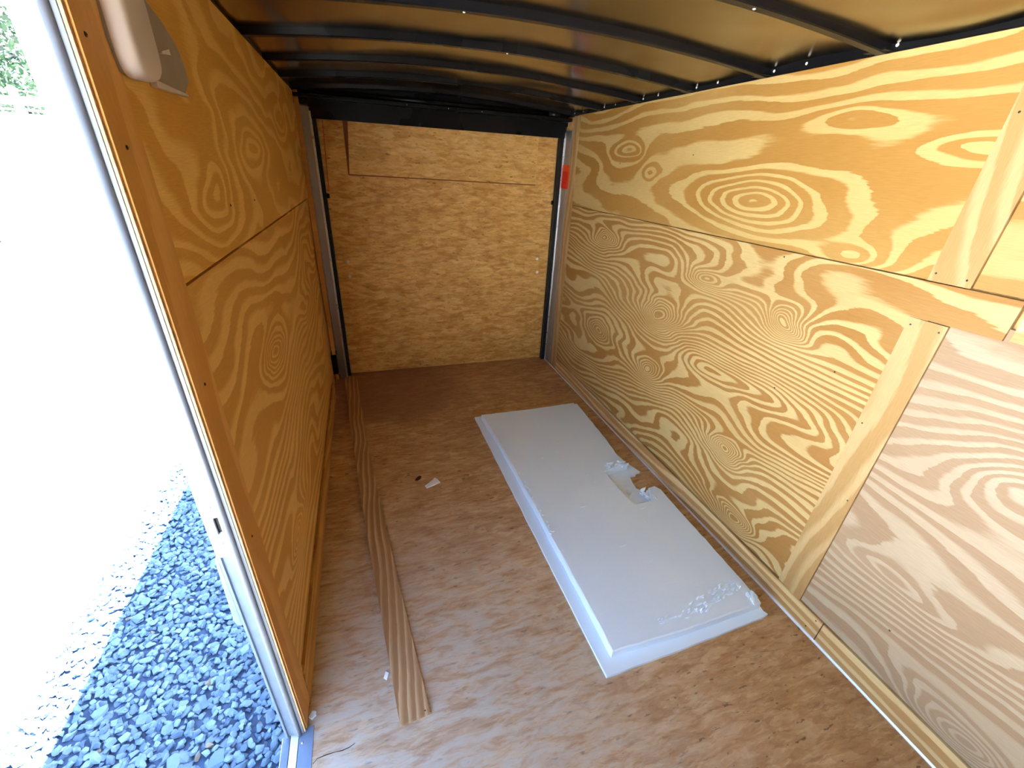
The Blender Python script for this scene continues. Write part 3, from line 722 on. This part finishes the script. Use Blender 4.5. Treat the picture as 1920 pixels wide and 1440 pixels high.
# ---- white board fence across the yard
fe = empty('white_fence', (-7.0, 14, GZ)); tag(fe, 'tall white board fence across the sunlit yard', 'fence')
M_fw = simple('fence_white', (0.88, 0.88, 0.87), 0.5)
def fpart(o): return mv(o, fe)
for x in np.arange(-12.0, 10, 0.6):
    fpart(box('board', M_fw, None, x + 0.005, x + 0.595, 14.02, 14.05, GZ, 2.16, 0.004))
for x in (-11.95, -9.45, -6.95, -4.45, -1.95, 0.55, 3.05, 5.55, 8.05):
    fpart(box('post', M_fw, None, x - 0.06, x + 0.06, 13.90, 14.02, GZ, 2.60, 0.01))
    fpart(prism('post_cap', M_fw, None, [(x - 0.08, 2.60), (x + 0.08, 2.60), (x, 2.68)], 'y', 13.88, 14.04))
fpart(box('top_rail', M_fw, None, -12, 10, 13.93, 14.02, 2.32, 2.48, 0.01))
fpart(box('middle_rail', M_fw, None, -12, 10, 13.96, 14.02, 2.215, 2.25, 0.005))
bm = tube_bm([(x, 13.95, 2.60 - 0.05 * math.sin(math.pi * (((x + 6.95) / 2.5) % 1.0))) for x in np.arange(-11.95, 8.1, 0.25)], 0.012, 6)
fpart(link('top_wire', bm, M_fw))

# ---- leaf litter line at the foot of the fence
rr = random.Random(9)
M_leaf = simple('dead_leaf', srgb(48, 42, 36), 0.8)
bm = bmesh.new()
for k in range(420):
    x = rr.uniform(-10, -5.6) + rr.uniform(-0.2, 0.2); y = 13.55 + rr.gauss(0, 0.10); a = rr.uniform(0, 6.28); s = rr.uniform(0.02, 0.055)
    vs_ = [bm.verts.new((x + s * math.cos(a + t) * (1 if i % 2 else 0.5), y + s * math.sin(a + t) * (1 if i % 2 else 0.5), GZ - 0.02 + rr.uniform(0, 0.05))) for i, t in enumerate((0, 1.57, 3.14, 4.71))]
    bm.faces.new(vs_)
tag(link('leaf_litter', bm, M_leaf), 'line of dry leaf litter at the foot of the white fence', 'leaves', kind='stuff')

# ---- trees behind the fence
n = N('foliage'); p = n.pos(); g = n.t.nodes.new('ShaderNodeNewGeometry')
c = n.mix(g.outputs['Random Per Island'], srgb(14, 34, 16), srgb(40, 76, 36)); n.bs('Base Color', c); n.bs('Roughness', 0.6)
tr = n.t.nodes.new('ShaderNodeBsdfTranslucent'); n.set(tr.inputs[0], c); ms = n.t.nodes.new('ShaderNodeMixShader'); ms.inputs[0].default_value = 0.25
n.t.links.new(n.b.outputs[0], ms.inputs[1]); n.t.links.new(tr.outputs[0], ms.inputs[2]); n.t.links.new(ms.outputs[0], n.o.inputs[0])
M_fol = n.m
M_bark = simple('bark', srgb(74, 72, 72), 0.9, var=0.3, scale=12)
def tree(x, y, h, r, seed, label):
    rr = random.Random(seed); e = empty('tree', (x, y, GZ)); tag(e, label, 'tree', 'trees behind the white fence')
    bm = tube_bm([(0, 0, 0), (0.1, 0.05, h * 0.3), (-0.05, 0.1, h * 0.6), (0, 0, h * 0.9)], 0.2, 8, taper=[0.22, 0.17, 0.11, 0.03])
    for k in range(16):
        a = rr.uniform(0, 6.28); z0 = h * rr.uniform(0.2, 0.7); l = r * rr.uniform(0.6, 1.0)
        tube_bm([(0, 0, z0), (l * 0.5 * math.cos(a), l * 0.5 * math.sin(a), z0 + l * 0.35), (l * math.cos(a), l * math.sin(a), z0 + l * 0.5)], 0.05, 5, bm, [0.07, 0.045, 0.015])
    link('trunk', bm, M_bark, e)
    blobs = [(rr.gauss(0, r * 0.45), rr.gauss(0, r * 0.45), h * rr.uniform(0.18, 1.0), r * rr.uniform(0.3, 0.5)) for _ in range(26)]
    vs, fs = [], []
    for k in range(9000):
        bx, by, bz, br = blobs[k % len(blobs)]
        d = Vector((rr.gauss(0, 1), rr.gauss(0, 1), rr.gauss(0, 0.8))).normalized() * br * rr.uniform(0.6, 1.05)
        cx, cy, cz = bx + d.x, by + d.y, bz + d.z; s = rr.uniform(0.05, 0.11)
        u = Vector((rr.gauss(0, 1), rr.gauss(0, 1), rr.gauss(0, 1))).normalized(); v = u.orthogonal().normalized()
        i0 = len(vs)
        for (a, b) in ((-1, 0), (0, -0.5), (1, 0), (0, 0.5)): q = Vector((cx, cy, cz)) + u * a * s + v * b * s; vs.append(q[:])
        fs.append((i0, i0 + 1, i0 + 2, i0 + 3))
    me = bpy.data.meshes.new('foliage'); me.from_pydata(vs, [], fs); me.materials.append(M_fol)
    o = bpy.data.objects.new('foliage', me); COL.objects.link(o); o.parent = e; tag(o, kind='stuff')
tree(-7.9, 17.2, 6.4, 2.4, 1, 'leafy green tree behind the fence at the top left corner')
tree(-15.5, 19.0, 6.0, 2.6, 2, 'leafy green tree behind the fence, farther left than the corner tree')
tree(-0.5, 19.5, 6.6, 2.6, 3, 'leafy green tree behind the fence, hidden by the trailer wall')
